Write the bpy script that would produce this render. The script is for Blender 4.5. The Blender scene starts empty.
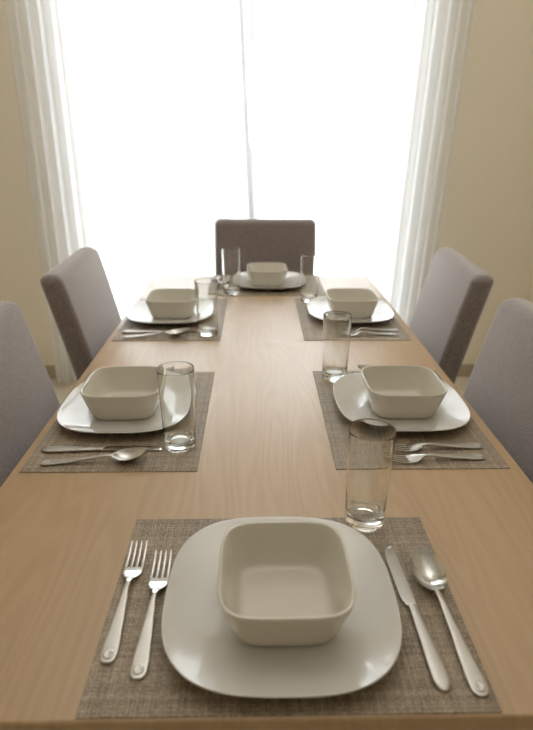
import bpy, bmesh, math, random
from mathutils import Vector, Matrix, Euler
random.seed(7)
PI = math.pi
SC = bpy.context.scene
COL = SC.collection
TOP = 0.75            # table top height

# ------------------------------------------------------------------ helpers
def link(name, bm, mat, parent=None, smooth=True, angle=None):
    me = bpy.data.meshes.new(name)
    bmesh.ops.recalc_face_normals(bm, faces=bm.faces)
    bm.to_mesh(me); bm.free()
    if smooth:
        for p in me.polygons: p.use_smooth = True
        if angle is not None:
            me.set_sharp_from_angle(angle=angle)
    me.materials.append(mat)
    o = bpy.data.objects.new(name, me); COL.objects.link(o)
    if parent is not None: o.parent = parent
    return o

def empty(name, loc=(0, 0, 0), rz=0.0):
    o = bpy.data.objects.new(name, None); COL.objects.link(o)
    o.location = loc; o.rotation_euler = (0, 0, rz); o.empty_display_size = 0.05
    return o

def tag(o, label, cat, group=None, kind=None):
    o['label'] = label; o['category'] = cat
    if group: o['group'] = group
    if kind: o['kind'] = kind
    return o

def struct(name, bm, mat, parent=None, label=None, smooth=False):
    o = link(name, bm, mat, parent, smooth=smooth)
    if parent is None: o['kind'] = 'structure'
    return o

def copy_tree(o, parent=None):
    c = o.copy(); COL.objects.link(c)
    if parent is not None: c.parent = parent
    for ch in list(o.children): copy_tree(ch, c)
    return c

def add_box(bm, x0, x1, y0, y1, z0, z1, bevel=0.0, seg=2):
    t = bmesh.new()
    v = [t.verts.new((x, y, z)) for x in (x0, x1) for y in (y0, y1) for z in (z0, z1)]
    for f in ((0, 1, 3, 2), (4, 6, 7, 5), (0, 4, 5, 1), (2, 3, 7, 6), (0, 2, 6, 4), (1, 5, 7, 3)):
        t.faces.new([v[i] for i in f])
    bmesh.ops.recalc_face_normals(t, faces=t.faces)
    if bevel: bmesh.ops.bevel(t, geom=list(t.edges), offset=bevel, segments=seg, profile=0.5, affect='EDGES')
    me = bpy.data.meshes.new('tmp'); t.to_mesh(me); t.free(); bm.from_mesh(me); bpy.data.meshes.remove(me)
    return bm

def box(*a, **k):
    return add_box(bmesh.new(), *a, **k)

def loft(bm, rings, cap0=True, cap1=True, closed=True):
    vs = [[bm.verts.new(p) for p in r] for r in rings]
    n = len(rings[0])
    for a, b in zip(vs[:-1], vs[1:]):
        for i in range(n if closed else n - 1):
            j = (i + 1) % n
            bm.faces.new((a[i], a[j], b[j], b[i]))
    if cap0: bm.faces.new(vs[0][::-1])
    if cap1: bm.faces.new(vs[-1])
    return vs

def lerp_table(t, tab):
    """smooth (cosine free, cubic-ish) interpolation in a list of (t, v...)"""
    if t <= tab[0][0]: return tab[0][1:]
    for a, b in zip(tab[:-1], tab[1:]):
        if t <= b[0]:
            f = (t - a[0]) / (b[0] - a[0])
            f = f * f * (3 - 2 * f) * 0.6 + f * 0.4
            return tuple(p + (q - p) * f for p, q in zip(a[1:], b[1:]))
    return tab[-1][1:]

def superell(a, b, n, t):
    c, s = math.cos(t), math.sin(t)
    return (a * math.copysign(abs(c) ** (2 / n), c), b * math.copysign(abs(s) ** (2 / n), s))

def squircle_dir(n, N=96):
    """unit squircle points, evenly spread by angle"""
    out = []
    for i in range(N):
        t = 2 * PI * (i + 0.5) / N
        c, s = math.cos(t), math.sin(t)
        r = (abs(c) ** n + abs(s) ** n) ** (-1 / n)
        out.append((r * c, r * s))
    return out

def dish(profile, N=96):
    """profile: list of (half_width, z, exponent), from the centre of the upper face over the rim to the centre of the foot"""
    bm = bmesh.new(); rings = []
    for h, z, n in profile:
        rings.append([(h * x, h * y, z) for x, y in squircle_dir(n, N)])
    loft(bm, rings)
    return bm

# ------------------------------------------------------------------ materials
def newmat(name):
    m = bpy.data.materials.new(name); m.use_nodes = True
    nt = m.node_tree
    for n in list(nt.nodes): nt.nodes.remove(n)
    out = nt.nodes.new('ShaderNodeOutputMaterial')
    return m, nt, out

def N(nt, typ, **kw):
    n = nt.nodes.new(typ)
    for k, v in kw.items():
        if k in n.inputs: n.inputs[k].default_value = v
        else: setattr(n, k, v)
    return n

def principled(name, color, rough=0.5, metal=0.0, **kw):
    m, nt, out = newmat(name)
    b = N(nt, 'ShaderNodeBsdfPrincipled')
    b.inputs['Base Color'].default_value = (*color, 1)
    b.inputs['Roughness'].default_value = rough
    b.inputs['Metallic'].default_value = metal
    for k, v in kw.items(): b.inputs[k].default_value = v
    nt.links.new(b.outputs[0], out.inputs[0])
    return m, nt, b

def ramp(nt, stops):
    r = nt.nodes.new('ShaderNodeValToRGB')
    e = r.color_ramp.elements
    while len(e) < len(stops): e.new(0.5)
    for el, (p, c) in zip(e, stops):
        el.position = p; el.color = (*c, 1)
    return r

def mapping(nt, scale, coord='Object', rot=(0, 0, 0)):
    tc = nt.nodes.new('ShaderNodeTexCoord')
    mp = nt.nodes.new('ShaderNodeMapping')
    mp.inputs['Scale'].default_value = scale
    mp.inputs['Rotation'].default_value = rot
    nt.links.new(tc.outputs[coord], mp.inputs['Vector'])
    return mp

def mat_wood():
    m, nt, b = principled('light_oak', (0.4, 0.26, 0.15), 0.36, **{'Specular IOR Level': 0.95, 'IOR': 1.6})
    L = nt.links.new
    # cathedral contours: iso-lines of a noise field stretched along the boards
    mp = mapping(nt, (3.2, 0.42, 1.0))
    n1 = N(nt, 'ShaderNodeTexNoise', Scale=2.2, Detail=2.0, Roughness=0.45)
    L(mp.outputs[0], n1.inputs['Vector'])
    mul = N(nt, 'ShaderNodeMath', operation='MULTIPLY'); mul.inputs[1].default_value = 150.0
    L(n1.outputs['Fac'], mul.inputs[0])
    sn = N(nt, 'ShaderNodeMath', operation='SINE'); L(mul.outputs[0], sn.inputs[0])
    mr = N(nt, 'ShaderNodeMapRange'); mr.inputs['From Min'].default_value = -1; L(sn.outputs[0], mr.inputs['Value'])
    # fine pores along the grain
    mp2 = mapping(nt, (260.0, 7.0, 60.0))
    n2 = N(nt, 'ShaderNodeTexNoise', Scale=1.0, Detail=3.0, Roughness=0.6)
    L(mp2.outputs[0], n2.inputs['Vector'])
    # soft broad streaks
    mp3 = mapping(nt, (22.0, 0.7, 4.0))
    n3 = N(nt, 'ShaderNodeTexNoise', Scale=1.0, Detail=4.0, Roughness=0.55)
    L(mp3.outputs[0], n3.inputs['Vector'])
    # boards: each its own slight tint
    tc = nt.nodes.new('ShaderNodeTexCoord'); sp = nt.nodes.new('ShaderNodeSeparateXYZ'); L(tc.outputs['Object'], sp.inputs[0])
    dv = N(nt, 'ShaderNodeMath', operation='MULTIPLY_ADD'); dv.inputs[1].default_value = 1 / 0.155; dv.inputs[2].default_value = 0.35
    L(sp.outputs['X'], dv.inputs[0])
    fl = N(nt, 'ShaderNodeMath', operation='FLOOR'); L(dv.outputs[0], fl.inputs[0])
    wn = nt.nodes.new('ShaderNodeTexWhiteNoise'); wn.noise_dimensions = '1D'; L(fl.outputs[0], wn.inputs['W'])
    r1 = ramp(nt, [(0.0, (0.325, 0.200, 0.092)), (1.0, (0.505, 0.345, 0.192))])
    a = N(nt, 'ShaderNodeMath', operation='MULTIPLY'); a.inputs[1].default_value = 0.16; L(mr.outputs[0], a.inputs[0])
    c = N(nt, 'ShaderNodeMath', operation='MULTIPLY_ADD'); c.inputs[1].default_value = 0.45; L(n2.outputs['Fac'], c.inputs[0]); L(a.outputs[0], c.inputs[2])
    d = N(nt, 'ShaderNodeMath', operation='MULTIPLY_ADD'); d.inputs[1].default_value = 0.42; L(n3.outputs['Fac'], d.inputs[0]); L(c.outputs[0], d.inputs[2])
    e = N(nt, 'ShaderNodeMath', operation='MULTIPLY_ADD'); e.inputs[1].default_value = 0.16; L(wn.outputs['Value'], e.inputs[0]); L(d.outputs[0], e.inputs[2])
    L(e.outputs[0], r1.inputs[0]); L(r1.outputs[0], b.inputs['Base Color'])
    bp = N(nt, 'ShaderNodeBump', Strength=0.05, Distance=0.001); L(n2.outputs['Fac'], bp.inputs['Height']); L(bp.outputs[0], b.inputs['Normal'])
    return m

def mat_weave():
    m, nt, b = principled('woven_vinyl', (0.2, 0.16, 0.12), 0.55)
    L = nt.links.new
    tc = nt.nodes.new('ShaderNodeTexCoord'); sp = nt.nodes.new('ShaderNodeSeparateXYZ'); L(tc.outputs['Object'], sp.inputs[0])
    pitch = 0.0022
    def axis(o):
        k = N(nt, 'ShaderNodeMath', operation='MULTIPLY'); k.inputs[1].default_value = 1 / pitch; L(o, k.inputs[0])
        f = N(nt, 'ShaderNodeMath', operation='FLOOR'); L(k.outputs[0], f.inputs[0])
        fr = N(nt, 'ShaderNodeMath', operation='FRACT'); L(k.outputs[0], fr.inputs[0])
        s = N(nt, 'ShaderNodeMath', operation='PINGPONG'); s.inputs[1].default_value = 0.5; L(fr.outputs[0], s.inputs[0])
        return f, s
    fx, sx = axis(sp.outputs['X']); fy, sy = axis(sp.outputs['Y'])
    add = N(nt, 'ShaderNodeMath', operation='ADD'); L(fx.outputs[0], add.inputs[0]); L(fy.outputs[0], add.inputs[1])
    md = N(nt, 'ShaderNodeMath', operation='FLOORED_MODULO'); md.inputs[1].default_value = 2.0; L(add.outputs[0], md.inputs[0])
    # which thread lies on top in this cell
    wx = nt.nodes.new('ShaderNodeTexWhiteNoise'); wx.noise_dimensions = '1D'; L(fx.outputs[0], wx.inputs['W'])
    ofs = N(nt, 'ShaderNodeMath', operation='ADD'); ofs.inputs[1].default_value = 517.3; L(fy.outputs[0], ofs.inputs[0])
    wy = nt.nodes.new('ShaderNodeTexWhiteNoise'); wy.noise_dimensions = '1D'; L(ofs.outputs[0], wy.inputs['W'])
    mx = N(nt, 'ShaderNodeMix'); L(md.outputs[0], mx.inputs[0]); L(wx.outputs['Value'], mx.inputs[2]); L(wy.outputs['Value'], mx.inputs[3])
    hz = N(nt, 'ShaderNodeMix'); L(md.outputs[0], hz.inputs[0]); L(sx.outputs[0], hz.inputs[2]); L(sy.outputs[0], hz.inputs[3])
    # per-strand flecks
    cb = nt.nodes.new('ShaderNodeCombineXYZ'); L(fx.outputs[0], cb.inputs[0]); L(fy.outputs[0], cb.inputs[1])
    wc = nt.nodes.new('ShaderNodeTexWhiteNoise'); wc.noise_dimensions = '2D'; L(cb.outputs[0], wc.inputs['Vector'])
    t1 = N(nt, 'ShaderNodeMath', operation='MULTIPLY_ADD'); t1.inputs[1].default_value = 0.45; t1.inputs[2].default_value = -0.05; L(mx.outputs[0], t1.inputs[0])
    t2 = N(nt, 'ShaderNodeMath', operation='MULTIPLY_ADD'); t2.inputs[1].default_value = 0.35; L(wc.outputs['Value'], t2.inputs[0]); L(t1.outputs[0], t2.inputs[2])
    t3 = N(nt, 'ShaderNodeMath', operation='MULTIPLY_ADD'); t3.inputs[1].default_value = 0.6; L(hz.outputs[0], t3.inputs[0]); L(t2.outputs[0], t3.inputs[2])
    r = ramp(nt, [(0.0, (0.10, 0.072, 0.048)), (0.5, (0.26, 0.20, 0.138)), (1.0, (0.52, 0.43, 0.32))])
    L(t3.outputs[0], r.inputs[0]); L(r.outputs[0], b.inputs['Base Color'])
    bp = N(nt, 'ShaderNodeBump', Strength=0.5, Distance=0.0006); L(hz.outputs[0], bp.inputs['Height']); L(bp.outputs[0], b.inputs['Normal'])
    return m

def mat_fabric():
    m, nt, b = principled('taupe_fabric', (0.17, 0.13, 0.115), 0.85)
    L = nt.links.new
    b.inputs['Sheen Weight'].default_value = 0.9; b.inputs['Sheen Roughness'].default_value = 0.45
    b.inputs['Sheen Tint'].default_value = (1, 0.95, 0.92, 1)
    mp = mapping(nt, (1, 1, 1))
    n1 = N(nt, 'ShaderNodeTexNoise', Scale=230.0, Detail=2.0, Roughness=0.7); L(mp.outputs[0], n1.inputs['Vector'])
    n2 = N(nt, 'ShaderNodeTexVoronoi', Scale=420.0); L(mp.outputs[0], n2.inputs['Vector'])
    r = ramp(nt, [(0.3, (0.150, 0.120, 0.115)), (0.55, (0.215, 0.175, 0.168)), (0.75, (0.285, 0.237, 0.228))])
    L(n1.outputs['Fac'], r.inputs[0]); L(r.outputs[0], b.inputs['Base Color'])
    ad = N(nt, 'ShaderNodeMath', operation='ADD'); L(n1.outputs['Fac'], ad.inputs[0]); L(n2.outputs['Distance'], ad.inputs[1])
    bp = N(nt, 'ShaderNodeBump', Strength=0.35, Distance=0.0015); L(ad.outputs[0], bp.inputs['Height']); L(bp.outputs[0], b.inputs['Normal'])
    return m

def mat_steel(name, rough, col=(0.62, 0.60, 0.57)):
    m, nt, b = principled(name, col, rough, 1.0)
    return m

def mat_brushed():
    m, nt, b = principled('brushed_steel', (0.50, 0.475, 0.44), 0.36, 1.0)
    L = nt.links.new
    mp = mapping(nt, (900, 25, 200))
    n1 = N(nt, 'ShaderNodeTexNoise', Scale=1.0, Detail=2.0); L(mp.outputs[0], n1.inputs['Vector'])
    mr = N(nt, 'ShaderNodeMapRange'); mr.inputs['To Min'].default_value = 0.32; mr.inputs['To Max'].default_value = 0.46
    L(n1.outputs['Fac'], mr.inputs['Value']); L(mr.outputs[0], b.inputs['Roughness'])
    return m

def mat_glass():
    m, nt, out = newmat('clear_glass')
    g = N(nt, 'ShaderNodeBsdfGlass', Roughness=0.0, IOR=1.48)
    g.inputs['Color'].default_value = (0.985, 0.99, 0.985, 1)
    nt.links.new(g.outputs[0], out.inputs[0])
    return m

def mat_pane():
    m, nt, out = newmat('window_glass')
    t = N(nt, 'ShaderNodeBsdfTransparent'); t.inputs[0].default_value = (0.95, 0.97, 0.96, 1)
    g = N(nt, 'ShaderNodeBsdfGlossy', Roughness=0.02)
    fr = N(nt, 'ShaderNodeFresnel', IOR=1.45)
    mx = nt.nodes.new('ShaderNodeMixShader')
    nt.links.new(fr.outputs[0], mx.inputs[0]); nt.links.new(t.outputs[0], mx.inputs[1]); nt.links.new(g.outputs[0], mx.inputs[2])
    nt.links.new(mx.outputs[0], out.inputs[0])
    return m

def mat_sheer(name='sheer_voile', lo=0.66, tint=0.9):
    m, nt, out = newmat(name)
    L = nt.links.new
    tr = N(nt, 'ShaderNodeBsdfTransparent'); tr.inputs[0].default_value = (1, 1, 1, 1)
    tl = N(nt, 'ShaderNodeBsdfTranslucent'); tl.inputs[0].default_value = (tint, tint, tint, 1)
    df = N(nt, 'ShaderNodeBsdfDiffuse'); df.inputs[0].default_value = (0.88, 0.87, 0.85, 1)
    mx = N(nt, 'ShaderNodeMixShader', Fac=0.45); L(tl.outputs[0], mx.inputs[1]); L(df.outputs[0], mx.inputs[2])
    # the cloth covers more of the view where it is seen edge-on
    lw = N(nt, 'ShaderNodeLayerWeight', Blend=0.35)
    mr = N(nt, 'ShaderNodeMapRange'); mr.inputs['To Min'].default_value = lo; mr.inputs['To Max'].default_value = 0.98
    L(lw.outputs['Facing'], mr.inputs['Value'])
    m2 = nt.nodes.new('ShaderNodeMixShader')
    L(mr.outputs[0], m2.inputs[0]); L(tr.outputs[0], m2.inputs[1]); L(mx.outputs[0], m2.inputs[2])
    L(m2.outputs[0], out.inputs[0])
    return m

def mat_wall():
    m, nt, b = principled('beige_paint', (0.80, 0.735, 0.61), 0.8)
    mp = mapping(nt, (1, 1, 1)); n1 = N(nt, 'ShaderNodeTexNoise', Scale=120.0, Detail=3.0)
    nt.links.new(mp.outputs[0], n1.inputs['Vector'])
    bp = N(nt, 'ShaderNodeBump', Strength=0.05, Distance=0.002); nt.links.new(n1.outputs['Fac'], bp.inputs['Height']); nt.links.new(bp.outputs[0], b.inputs['Normal'])
    return m

def mat_floor():
    m, nt, b = principled('pale_tile', (0.6, 0.54, 0.44), 0.3)
    L = nt.links.new
    mp = mapping(nt, (1, 1, 1))
    br = N(nt, 'ShaderNodeTexBrick', Scale=1.0)
    br.offset = 0.0
    br.inputs['Color1'].default_value = (0.64, 0.57, 0.45, 1); br.inputs['Color2'].default_value = (0.60, 0.535, 0.42, 1)
    br.inputs['Mortar'].default_value = (0.42, 0.37, 0.29, 1)
    br.inputs['Mortar Size'].default_value = 0.003; br.inputs['Brick Width'].default_value = 0.45; br.inputs['Row Height'].default_value = 0.45
    L(mp.outputs[0], br.inputs['Vector']); L(br.outputs['Color'], b.inputs['Base Color'])
    return m

M_WOOD = mat_wood()
M_MAT = mat_weave()
M_FAB = mat_fabric()
M_POL = mat_steel('polished_steel', 0.14, (0.52, 0.50, 0.47))
M_BRU = mat_brushed()
M_GLASS = mat_glass()
M_PANE = mat_pane()
M_SHEER = mat_sheer()
M_HEM = mat_sheer('voile_hem', 0.93, 0.4)
M_WALL = mat_wall()
M_FLOOR = mat_floor()
M_CEIL = principled('white_ceiling_paint', (0.88, 0.88, 0.86), 0.9)[0]
M_SKIRT = principled('stone_skirting', (0.42, 0.36, 0.26), 0.5)[0]
M_FRAME = principled('white_window_frame', (0.8, 0.8, 0.78), 0.4)[0]
M_PLATE = principled('white_porcelain', (0.615, 0.595, 0.555), 0.03, **{'IOR': 1.62, 'Specular IOR Level': 0.62})[0]
M_BOWL = principled('cream_stoneware', (0.595, 0.56, 0.48), 0.15)[0]
M_LEG = principled('dark_wood_leg', (0.06, 0.04, 0.03), 0.45)[0]

# ------------------------------------------------------------------ room
XL, XR, YB, YF, H = -1.85, 1.488, 2.56, -4.2, 2.62
WX0, WX1, WZ0, WZ1 = -1.07, 0.885, 0.06, 2.38      # window opening
struct('floor', box(XL - .2, XR + .2, YF - .2, YB + .2, -0.12, 0), M_FLOOR)
struct('ceiling', box(XL - .2, XR + .2, YF - .2, YB + .2, H, H + .12), M_CEIL)
struct('wall_left', box(XL - .2, XL, YF - .2, YB + .2, 0, H), M_WALL)
struct('wall_right', box(XR, XR + .2, YF - .2, YB + .2, 0, H), M_WALL)
struct('wall_front', box(XL, XR, YF - .2, YF, 0, H), M_WALL)
wb = bmesh.new()
add_box(wb, XL, WX0, YB, YB + .2, 0, H); add_box(wb, WX1, XR, YB, YB + .2, 0, H)
add_box(wb, WX0, WX1, YB, YB + .2, WZ1, H); add_box(wb, WX0, WX1, YB, YB + .2, 0, WZ0)
struct('wall_back', wb, M_WALL)
sk = bmesh.new()
add_box(sk, XL, WX0, YB - .014, YB, 0, .08, bevel=.003); add_box(sk, WX1, XR, YB - .014, YB, 0, .08, bevel=.003)
struct('baseboard_back', sk, M_SKIRT)
struct('baseboard_right', box(XR - .014, XR, YF, YB - .014, 0, .08, bevel=.003), M_SKIRT)
struct('baseboard_left', box(XL, XL + .014, YF, YB - .014, 0, .08, bevel=.003), M_SKIRT)
# sliding window: fixed outer frame, two sashes that meet left of the middle
wroot = empty('window_1', (0, YB + .12, 0)); wroot['kind'] = 'structure'
fr = bmesh.new()
for a in ((WX0, WX0 + .07, WZ0, WZ1), (WX1 - .07, WX1, WZ0, WZ1), (WX0 + .07, WX1 - .07, WZ0, WZ0 + .07), (WX0 + .07, WX1 - .07, WZ1 - .07, WZ1)):
    add_box(fr, a[0], a[1], -.05, .05, a[2], a[3], bevel=.003)
struct('window_frame', fr, M_FRAME, wroot)
XM = -0.215
for x0, x1, y in ((WX0 + .07, XM + .04, -.022), (XM - .04, WX1 - .07, .022)):
    s = bmesh.new(); z0, z1 = WZ0 + .07, WZ1 - .07; w = .08
    for a in ((x0, x0 + w, z0, z1), (x1 - w, x1, z0, z1), (x0 + w, x1 - w, z0, z0 + w), (x0 + w, x1 - w, z1 - w, z1)):
        add_box(s, a[0], a[1], y - .018, y + .018, a[2], a[3], bevel=.002)
    so = struct('window_sash', s, M_FRAME, wroot)
    struct('window_pane', box(x0 + w, x1 - w, y - .003, y + .003, z0 + w, z1 - w), M_PANE, so)

# sheer curtains: one pleated cloth per panel
def curtain(name, x_top, x_bot, y, pleats, seed, hem, label):
    rnd = random.Random(seed)
    ph = [(rnd.uniform(0, 6.28), rnd.uniform(.6, 1.4)) for _ in range(6)]
    bm = bmesh.new(); NX, NZ = 420, 26
    grid = []
    for k in range(NZ + 1):
        v = k / NZ; z = 0.012 + (H - 0.012) * v
        row = []
        for i in range(NX + 1):
            u = i / NX
            xa = x_bot[0] + (x_top[0] - x_bot[0]) * v; xb = x_bot[1] + (x_top[1] - x_bot[1]) * v
            # pleats are gathered tighter towards the outer edge
            x = xa + (xb - xa) * u
            d = pleats(u)
            w = d[0]
            off = d[1] * math.sin(w + 0.35 * math.sin(2.1 * v + ph[0][0]))
            off += 0.25 * d[1] * math.sin(2.3 * w + ph[1][0] + 0.8 * v)
            off += 0.006 * math.sin(5 * u + ph[2][0] + 1.5 * v)
            xx = x + 0.35 * d[1] * math.sin(2 * w + ph[3][0])
            row.append(bm.verts.new((xx, y + off, z)))
        grid.append(row)
    for a, b in zip(grid[:-1], grid[1:]):
        for i in range(NX): bm.faces.new((a[i], a[i + 1], b[i + 1], b[i]))
    # double-turned hem down the inner edge
    hb = bmesh.new()
    cols = range(NX - hem, NX + 1) if hem > 0 else range(0, -hem + 1)
    hv = [[hb.verts.new(r[i].co + Vector((0, -.004, 0))) for i in cols] for r in grid]
    for a, b in zip(hv[:-1], hv[1:]):
        for i in range(len(a) - 1): hb.faces.new((a[i], a[i + 1], b[i + 1], b[i]))
    o = link(name, bm, M_SHEER)
    link('hem', hb, M_HEM, o)
    tag(o, label, 'curtain', 'sheer window curtains')
    return o
# left panel: u=0 outer (gathered) edge; right panel: u=1 outer edge
curtain('sheer_curtain', (-1.105, -0.105), (-1.15, 0.0), 2.462,
        lambda u: (2 * PI * (9.0 * (u - 0.5 * (1 - u) ** 3)), 0.010 + 0.016 * (1 - u) ** 2), 3, 9,
        'sheer white curtain over the left half of the bright window, hanging to the floor')
curtain('sheer_curtain', (-0.055, 0.985), (-0.045, 0.90), 2.476,
        lambda u: (2 * PI * (9.0 * (u + 0.5 * u ** 3)), 0.010 + 0.016 * u ** 2), 8, -15,
        'sheer white curtain over the right half of the bright window, hanging to the floor')

# ------------------------------------------------------------------ table
TW, TL = 0.4655, 1.959
t = empty('dining_table', (0, 0, 0))
tag(t, 'long rectangular light oak dining table laid for six', 'table')
link('tabletop', box(-TW, TW, 0, TL, TOP - .034, TOP, bevel=.0035, seg=3), M_WOOD, t, angle=.6)
for a in ((-.395, .395, .055, .077), (-.395, .395, TL - .077, TL - .055)):
    link('apron', box(a[0], a[1], a[2], a[3], TOP - .114, TOP - .034, bevel=.002), M_WOOD, t, angle=.6)
for s in (-1, 1):
    x = s * .406
    link('apron', box(x - .011, x + .011, .085, TL - .085, TOP - .114, TOP - .034, bevel=.002), M_WOOD, t, angle=.6)
for sx in (-1, 1):
    for y in (.045, TL - .045):
        x = sx * .415
        b = bmesh.new()
        rings = []
        for z, h in ((0, .026), (.4, .031), (TOP - .034, .035)):
            rings.append([(x + px * h, y + py * h, z) for px, py in ((-1, -.94), (-.94, -1), (.94, -1), (1, -.94), (1, .94), (.94, 1), (-.94, 1), (-1, .94))])
        loft(b, rings)
        link('leg', b, M_WOOD, t, smooth=False)

# ------------------------------------------------------------------ chairs
def rrect(w, d, r, seg=6):
    pts = []
    for cx, cy, a0 in ((w / 2 - r, d / 2 - r, 0), (-w / 2 + r, d / 2 - r, PI / 2), (-w / 2 + r, -d / 2 + r, PI), (w / 2 - r, -d / 2 + r, 1.5 * PI)):
        for i in range(seg + 1):
            a = a0 + (PI / 2) * i / seg
            pts.append((cx + r * math.cos(a), cy + r * math.sin(a)))
    return pts

def make_chair():
    # local frame: the sitter faces +y, the table edge lies ahead; y = 0 is the front face of the top of the back
    root = empty('dining_chair')
    bm = bmesh.new(); rings = []
    W = 0.456
    prof = [(0.40, .118, .040), (0.47, .106, .033), (0.65, .068, -.003), (0.80, .036, -.034), (0.90, .012, -.056)]   # z, front y, rear y
    def fb(z):
        for a, b in zip(prof[:-1], prof[1:]):
            if z <= b[0]:
                f = (z - a[0]) / (b[0] - a[0]); return a[1] + (b[1] - a[1]) * f, a[2] + (b[2] - a[2]) * f
        a, b = prof[-2:]
        f = (z - a[0]) / (b[0] - a[0]); return a[1] + (b[1] - a[1]) * f, a[2] + (b[2] - a[2]) * f
    zt, rt = 0.943, 0.024
    zs = [(0.40, 0.006), (0.406, 0)] + [(0.42 + i * (zt - rt - .42) / 10, 0) for i in range(11)]
    for i in range(1, 8):
        a = (PI / 2) * i / 7
        zs.append((zt - rt + rt * math.sin(a), rt * (1 - math.cos(a))))
    for z, ins in zs:
        f, r = fb(z); d = f - r - 2 * ins; w = W - 2 * ins
        cy = (f + r) / 2
        rr = max(min(.019, d / 2 - .001), .0015)
        rings.append([(x, y + cy, z) for x, y in rrect(w, d, rr)])
    loft(bm, rings)
    link('backrest', bm, M_FAB, root, angle=1.2)
    sb = bmesh.new(); rings = []
    for z, ins in ((.375, .012), (.378, .004), (.39, 0), (.45, 0), (.466, .004), (.476, .014), (.481, .03)):
        rings.append([(x, y + .315, z) for x, y in rrect(.450 - 2 * ins, .405 - 2 * ins, .03)])
    loft(sb, rings)
    link('seat', sb, M_FAB, root, angle=1.2)
    for sx in (-1, 1):
        for y, dy in ((.145, -.06), (.48, 0)):
            b = bmesh.new(); rings = []
            for z, h in ((0, .014), (.376, .02)):
                k = 1 - z / .376
                rings.append([(sx * .19 + px * h, y + dy * k + py * h, z) for px, py in ((-1, -1), (1, -1), (1, 1), (-1, 1))])
            loft(b, rings)
            link('leg', b, M_LEG, root, smooth=False)
    return root

chair = make_chair()
chairs = [
    ((-.598, .690), -PI / 2 + .01, 'taupe upholstered dining chair on the left side, close to camera and cut by photo edge'),
    ((-.585, 1.375), -PI / 2 + .03, 'taupe upholstered dining chair on the left side, farther from camera, in front of curtain edge'),
    ((.592, .715), PI / 2 - .01, 'taupe upholstered dining chair on the right side, close to camera and cut by photo edge'),
    ((.618, 1.375), PI / 2 - .06, 'taupe upholstered dining chair on the right side, farther from camera, its dark side edge showing'),
    ((.021, 2.160), PI, 'taupe upholstered dining chair at the far head of the table, facing the camera'),
]
for i, ((x, y), rz, lab) in enumerate(chairs):
    c = chair if i == 0 else copy_tree(chair)
    c.location = (x, y, 0); c.rotation_euler = (0, 0, rz)
    if i == 4: c.scale = (1.015, 1, 1.014)
    tag(c, lab, 'chair', 'dining chairs around the table')

# ------------------------------------------------------------------ place settings
def placemat_mesh():
    b = box(-.225, .225, -.1605, .1605, 0, .0018, bevel=.0006, seg=1)
    return b
MAT_T = .0018

def plate_bm():
    R = .146
    pr = [(.010, .0052, 2.0), (.05, .0052, 2.0), (.088, .0054, 2.1), (.098, .0062, 2.2), (.108, .0084, 2.35),
          (.120, .0120, 2.55), (.132, .0164, 2.75), (.140, .0200, 2.9), (.1445, .0222, 2.95), (.1458, .0226, 2.95), (.1463, .0220, 2.95), (.1460, .0208, 2.95),
          (.141, .0176, 2.9), (.130, .0122, 2.7), (.118, .0074, 2.5), (.106, .0038, 2.3), (.097, .0024, 2.2), (.093, .0004, 2.15), (.092, 0, 2.15), (.088, 0, 2.1), (.086, .0016, 2.1), (.04, .0016, 2.0), (.01, .0016, 2.0)]
    return dish(pr, 128)

def bowl_bm():
    pr = [(.008, .0075, 2.2), (.035, .0075, 3.4), (.052, .0078, 4.0), (.0585, .0092, 4.2), (.0620, .0130, 4.3), (.0650, .0200, 4.4), (.0708, .0350, 4.5), (.0755, .0500, 4.5),
          (.0792, .0635, 4.5), (.0799, .0650, 4.5), (.0815, .0656, 4.5), (.0830, .0650, 4.5), (.0836, .0635, 4.5), (.0826, .0590, 4.5), (.0795, .0470, 4.5), (.0756, .0330, 4.5), (.0718, .0200, 4.45), (.0688, .0100, 4.4),
          (.0665, .0042, 4.3), (.0635, .0012, 4.2), (.0600, .0000, 4.1), (.0560, .0000, 4.0), (.0545, .0012, 3.9), (.02, .0012, 3), (.006, .0012, 2.2)]
    return dish(pr, 128)

def glass_bm():
    bm = bmesh.new(); rings = []
    pr = [(.002, .0150), (.014, .0146), (.022, .0150), (.0276, .0172), (.0302, .022), (.0311, .03), (.0322, .07), (.0337, .12), (.0350, .159), (.0352, .1617), (.0354, .1622), (.0357, .1617),
          (.0358, .159), (.0348, .12), (.0334, .07), (.0321, .02), (.0318, .008), (.0312, .003), (.0295, .0006), (.027, .0), (.022, .0), (.019, .0012), (.008, .0016), (.002, .0016)]
    for r, z in pr:
        rings.append([(r * math.cos(2 * PI * i / 64), r * math.sin(2 * PI * i / 64), z) for i in range(64)])
    loft(bm, rings)
    return bm

def strap(bm, tab, n=22, N_=20, e=2.6, t0=0.0, t1=1.0):
    """body lofted along y: tab rows are (y, centre z, width, thickness)"""
    rings = []
    y0, y1 = tab[0][0], tab[-1][0]
    for k in range(n + 1):
        y = y0 + (y1 - y0) * k / n
        z, w, th = lerp_table(y, tab)
        ring = []
        for i in range(N_):
            px, pz = superell(w / 2, th / 2, e, 2 * PI * i / N_)
            ring.append((px, y, z + pz))
        rings.append(ring)
    loft(bm, rings)

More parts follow.
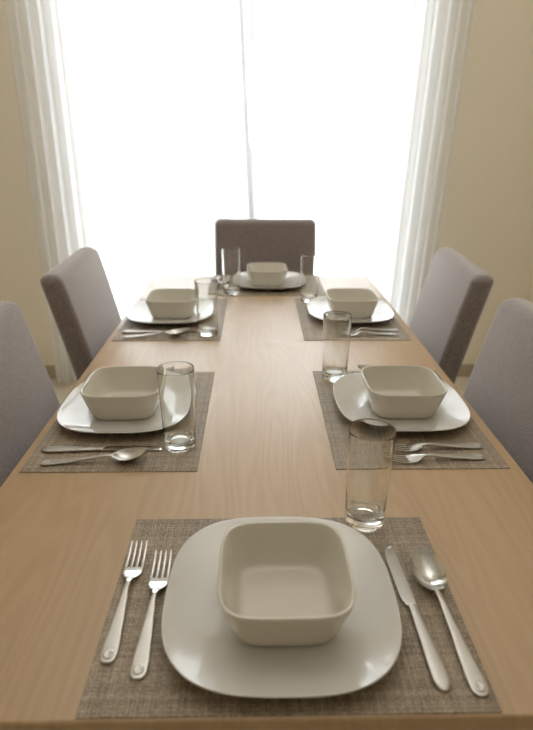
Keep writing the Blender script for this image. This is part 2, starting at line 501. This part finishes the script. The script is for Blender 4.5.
def handle_bm(L, arch=.011, wend=.0206):
    bm = bmesh.new()
    tab = [(0, .0026, .0085, .0018), (.002, .0026, .0140, .0024), (.006, .0027, .0188, .0028), (.012, .0030, wend, .0030), (.022, .0034, wend * .985, .0030), (.05, .0050, .0160, .0030),
           (.085, .0085, .0108, .0032), (L - .012, arch, .0068, .0034), (L, arch - .0005, .0064, .0034)]
    strap(bm, tab, n=60, e=3.0)
    # oval boss stamped on the end of the handle
    rings = []
    for s, dz in ((1.0, .0010), (.92, .0019), (.75, .0022), (.5, .0018), (.2, .0014)):
        rings.append([(s * .0064 * math.cos(2 * PI * i / 24), .0105 + s * .0072 * math.sin(2 * PI * i / 24), .0031 + dz) for i in range(24)])
    loft(bm, rings)
    return bm

def make_fork():
    r = empty('fork')
    link('handle', handle_bm(.117), M_BRU, r, angle=1.0)
    b = bmesh.new()
    strap(b, [(.115, .0108, .0066, .0034), (.121, .0098, .0090, .0032), (.128, .0074, .0190, .0027), (.135, .0054, .0258, .0024), (.142, .0044, .0272, .0022), (.149, .0040, .0272, .0020)], n=20, N_=28, e=4.5)
    hd = link('head', b, M_POL, r, angle=1.0)
    for k in range(4):
        x = (k - 1.5) * .00745
        b = bmesh.new(); rings = []
        for q in range(13):
            f = q / 12; y = .147 + .045 * f
            w = .0047 - .0016 * f if f < .95 else .0016
            z = .0040 + .0006 * f + .0090 * f * f
            xx = x * (1 - .04 * f)
            rings.append([(xx + superell(w / 2, .0009, 3, 2 * PI * i / 12)[0], y, z + superell(w / 2, .0009, 3, 2 * PI * i / 12)[1]) for i in range(12)])
        loft(b, rings)
        link('tine', b, M_POL, hd, angle=1.0)
    return r

def make_spoon():
    r = empty('spoon')
    link('handle', handle_bm(.140, arch=.0135), M_BRU, r, angle=1.0)
    b = bmesh.new(); rings = []
    L0, L1 = .137, .2140
    m = 14
    for q in range(31):
        f = q / 30; y = L0 + (L1 - L0) * f
        g = max(0.0, (f - .04) / .96)
        w = .0066 + (.0455 - .0066) * (max(0, math.sin(PI * min(1, g) ** .82)) ** .62 if g > 0 else 0)
        if f > .97: w = max(.004, .0455 * math.sin(PI * g ** .82) ** .62) if g < 1 else .003
        rimz = .0130 + .0095 * f - .0020 * math.sin(PI * f)     # edge height
        dep = .0136 * math.sin(PI * g ** .9) ** .9 if 0 < g < 1 else 0
        th = .0013 + .0018 * max(0, 1 - f / .12)
        top, bot = [], []
        for i in range(m + 1):
            u = -1 + 2 * i / m
            zc = rimz - dep * (1 - u * u) ** .9
            edge = .35 + .65 * (1 - abs(u) ** 6)
            top.append((u * w / 2, y, zc + th / 2 * edge)); bot.append((u * w / 2, y, zc - th / 2 * edge))
        rings.append(top + bot[::-1])
    loft(b, rings)
    link('spoon_bowl', b, M_POL, r, angle=1.2)
    return r

def make_knife():
    r = empty('knife')
    b = bmesh.new()
    strap(b, [(0, .0032, .007, .0030), (.004, .0034, .0140, .0046), (.012, .0038, .0205, .0058), (.03, .0040, .0200, .0062), (.07, .0040, .0155, .0060), (.110, .0040, .0115, .0056), (.118, .0040, .0118, .0050)], n=36)
    link('handle', b, M_BRU, r, angle=1.0)
    b = bmesh.new(); rings = []
    for q in range(31):
        f = q / 30; y = .117 + .113 * f
        lo = -.0060 - .0050 * min(1, f / .12) ** .8 + .0      # cutting edge side
        hi = .0058 - .0 * f
        if f > .72:
            k = (f - .72) / .28
            lo = lo + (.0045 - lo) * (1 - math.sqrt(max(0, 1 - k ** 2.4)))
            hi = hi - .0011 * k ** 6
        th = .0020 * (1 - .5 * f)
        z = .0040 - .0012 * f
        rings.append([(hi, y, z + th / 2), (hi, y, z - th / 2), (lo * .5 + hi * .5, y, z - th * .45), (lo, y, z - .0002), (lo, y, z + .0002), (lo * .5 + hi * .5, y, z + th * .45)])
    loft(b, rings)
    link('blade', b, M_POL, r, angle=.5)
    return r

def place(o, butt, tip, z):
    """lay a cutlery piece with its handle end at butt, pointing at tip"""
    d = Vector((tip[0] - butt[0], tip[1] - butt[1]))
    o.location = (butt[0], butt[1], z)
    o.rotation_euler = (0, 0, math.atan2(d.y, d.x) - PI / 2)

mat0 = link('placemat', placemat_mesh(), M_MAT, smooth=False)
plate0 = link('dinner_plate', plate_bm(), M_PLATE)
bowl0 = link('square_bowl', bowl_bm(), M_BOWL)
glass0 = link('drinking_glass', glass_bm(), M_GLASS)
fork0, spoon0, knife0 = make_fork(), make_spoon(), make_knife()
used = set()
def get(proto):
    if proto.name in used: return copy_tree(proto)
    used.add(proto.name); return proto

Z1 = TOP + MAT_T            # on the mat
ZB = Z1 + .0054             # on the plate's well
S = [  # key, rot, mat centre, plate, bowl, glass, where
    ('front', 0, (.0135, .164), (.0085, .1535), (.0130, .1455), (.1480, .3165), 'at the near head of the table'),
    ('left_near', -PI / 2, (-.2895, .683), (-.3015, .7050), (-.3065, .7005), (-.1710, .5470), 'at the nearer left seat'),
    ('left_far', -PI / 2, (-.2885, 1.366), (-.3040, 1.3840), (-.3000, 1.3860), (-.1690, 1.2010), 'at the farther left seat'),
    ('right_near', PI / 2, (.2840, .6865), (.2945, .7070), (.2970, .7010), (.1735, .8690), 'at the nearer right seat'),
    ('right_far', PI / 2, (.2815, 1.368), (.2930, 1.3920), (.2970, 1.3920), (.1710, 1.5620), 'at the farther right seat'),
    ('end', PI, (.0200, 1.7925), (.0300, 1.8010), (.0210, 1.8020), (-.1160, 1.6660), 'at the far head of the table'),
]
LM = {
 'front': 'brown woven placemat under the largest plate, at the near table edge',
 'left_near': 'brown woven placemat at the nearer left seat, under plate with spoon in front',
 'left_far': 'brown woven placemat at the farther left seat, before the chair by the curtain',
 'right_near': 'brown woven placemat at the nearer right seat, with two forks in front',
 'right_far': 'brown woven placemat at the farther right seat, in front of the far right chair',
 'end': 'brown woven placemat at the far head of the table, before the chair facing us'}
for key, rz, mc, pc, bc, gc, where in S:
    m = get(mat0); m.location = (*mc, TOP); m.rotation_euler = (0, 0, rz)
    tag(m, LM[key], 'placemat', 'woven placemats on the table')
    p = get(plate0); p.location = (*pc, Z1); p.rotation_euler = (0, 0, rz - .008)
    p.scale = (1, 1, 1) if rz == 0 else (1, .968, 1)
    tag(p, 'white rounded-square dinner plate under a bowl ' + where, 'plate', 'dinner plates')
    b = get(bowl0); b.location = (*bc, ZB); b.rotation_euler = (0, 0, rz + .009)
    if rz == 0: b.scale = (.975, 1, 1)
    tag(b, 'empty cream square bowl standing on the plate ' + where, 'bowl', 'square bowls')
    g = get(glass0)
    on = Z1 if key in ('front', 'left_near', 'left_far', 'right_near', 'right_far', 'end') else TOP
    g.location = (*gc, on); g.rotation_euler = (0, 0, random.uniform(0, 3))
    g.scale = (.965, .965, 1.05 if key in ('end', 'right_far') else 1.015)
    tag(g, 'empty clear straight drinking glass beside the plate ' + where, 'glass', 'drinking glasses')

CUT = [
 # front setting
 (fork0, (-.1945, .066), (-.1930, .266), 'steel fork at the near head, outer one by the placemat edge'),
 (fork0, (-.1555, .0455), (-.1545, .262), 'steel fork at the near head, inner one touching under the plate rim'),
 (knife0, (.1840, .026), (.1730, .256), 'steel knife beside the right edge of the nearest plate'),
 (spoon0, (.2235, .020), (.2080, .247), 'steel spoon beside the knife at the near head of the table'),
 # nearer left seat
 (knife0, (-.4330, .529), (-.2080, .5305), 'steel knife at the nearer left seat, between spoon and plate'),
 (spoon0, (-.4190, .484), (-.2320, .494), 'steel spoon at the nearer left seat, in front of the knife'),
 (fork0, (-.4200, .872), (-.2060, .880), 'steel fork at the nearer left seat, tines seen through the glass top'),
 # farther left seat
 (knife0, (-.4330, 1.208), (-.2080, 1.2085), 'steel knife at the farther left seat, between spoon and plate'),
 (spoon0, (-.4200, 1.163), (-.2250, 1.182), 'steel spoon at the farther left seat, in front of the knife'),
 # nearer right seat
 (fork0, (.4200, .537), (.2060, .524), 'steel fork at the nearer right seat, the one closer to the plate'),
 (fork0, (.4090, .498), (.1960, .483), 'steel fork at the nearer right seat, the one farther from the plate'),
 (spoon0, (.4330, .880), (.2270, .890), 'steel spoon at the nearer right seat, tip peeking from behind the bowl'),
 # farther right seat
 (fork0, (.4200, 1.222), (.2060, 1.214), 'steel fork at the farther right seat, the one closer to the plate'),
 (fork0, (.4100, 1.186), (.1960, 1.178), 'steel fork at the farther right seat, the one farther from the plate'),
 (spoon0, (.4280, 1.570), (.2270, 1.578), 'steel spoon at the farther right seat, tip peeking from behind the bowl'),
 # far head
 (knife0, (-.1370, 1.930), (-.1420, 1.703), 'steel knife at the far head of the table, beside the plate'),
 (spoon0, (-.1780, 1.925), (-.1800, 1.700), 'steel spoon at the far head of the table, outside the knife'),
]
for proto, a, b, lab in CUT:
    o = get(proto); place(o, a, b, Z1)
    k = proto.name.split('.')[0]
    if k == 'spoon' and lab.find('near head') < 0: o.scale = (.94, .93, 1)
    tag(o, lab, k, {'fork': 'steel forks', 'knife': 'steel knives', 'spoon': 'steel spoons'}[k])

# ------------------------------------------------------------------ light
w = bpy.data.worlds.new('sky'); SC.world = w; w.use_nodes = True
bg = w.node_tree.nodes['Background']
bg.inputs[0].default_value = (0.97, 0.99, 1.05, 1); bg.inputs[1].default_value = 7.6
# daylight portal in the window opening (guides the sampling only, adds no light)
pl = bpy.data.lights.new('window_portal', 'AREA'); pl.shape = 'RECTANGLE'; pl.size = WX1 - WX0; pl.size_y = WZ1 - WZ0
pl.cycles.is_portal = True
po = bpy.data.objects.new('window_portal', pl); COL.objects.link(po)
po.location = ((WX0 + WX1) / 2, YB + .19, (WZ0 + WZ1) / 2); po.rotation_euler = (-PI / 2, 0, 0)
# added fill light over the table, without a fixture: it washes the ceiling softly
al = bpy.data.lights.new('ceiling_wash_fill', 'AREA'); al.shape = 'DISK'; al.size = .7; al.energy = 19; al.color = (1, .97, .92)
ao = bpy.data.objects.new('ceiling_wash_fill', al); COL.objects.link(ao); ao.location = (0, .95, 1.80); ao.rotation_euler = (PI, 0, 0)

# added faint fill from behind the camera; the wall there has no window
rl = bpy.data.lights.new('rear_fill', 'AREA'); rl.shape = 'RECTANGLE'; rl.size = 1.8; rl.size_y = 1.4; rl.energy = 2; rl.color = (1, .97, .92)
ro = bpy.data.objects.new('rear_fill', rl); COL.objects.link(ro); ro.location = (-.2, YF + .02, 1.6); ro.rotation_euler = (PI / 2, 0, 0)

# ------------------------------------------------------------------ camera
cam = bpy.data.cameras.new('camera'); co = bpy.data.objects.new('camera', cam); COL.objects.link(co)
f, th, yaw, roll, cx, cy, ch = 547.95, .39835, .019494, .005283, -.02118, -.38387, .56411
cam.sensor_fit = 'HORIZONTAL'; cam.sensor_width = 36; cam.lens = 36 * f / 533
fw = Vector((math.sin(yaw) * math.cos(th), math.cos(yaw) * math.cos(th), -math.sin(th)))
rt = Vector((math.cos(yaw), -math.sin(yaw), 0)); up = rt.cross(fw)
c_, s_ = math.cos(roll), math.sin(roll)
# picture x' = c*x - s*y (y down): roll the camera's own axes accordingly
r2 = rt * c_ + up * s_; u2 = -rt * s_ + up * c_
mw = Matrix(((r2.x, u2.x, -fw.x, cx), (r2.y, u2.y, -fw.y, cy), (r2.z, u2.z, -fw.z, TOP + ch), (0, 0, 0, 1)))
co.matrix_world = mw
cam.clip_start = .02
cam.dof.use_dof = True; cam.dof.focus_distance = 0.98; cam.dof.aperture_fstop = 4.6
SC.camera = co

SC.view_settings.view_transform = 'Standard'; SC.view_settings.look = 'None'
SC.view_settings.gamma = 1.0; SC.view_settings.exposure = 0.08
SC.view_settings.use_curve_mapping = False
cy_ = SC.cycles
cy_.use_denoising = True
cy_.max_bounces = 24; cy_.diffuse_bounces = 10; cy_.glossy_bounces = 8; cy_.transmission_bounces = 16; cy_.transparent_max_bounces = 24
cy_.caustics_refractive = True; cy_.caustics_reflective = True
cy_.blur_glossy = 0.2; cy_.sample_clamp_indirect = 12.0
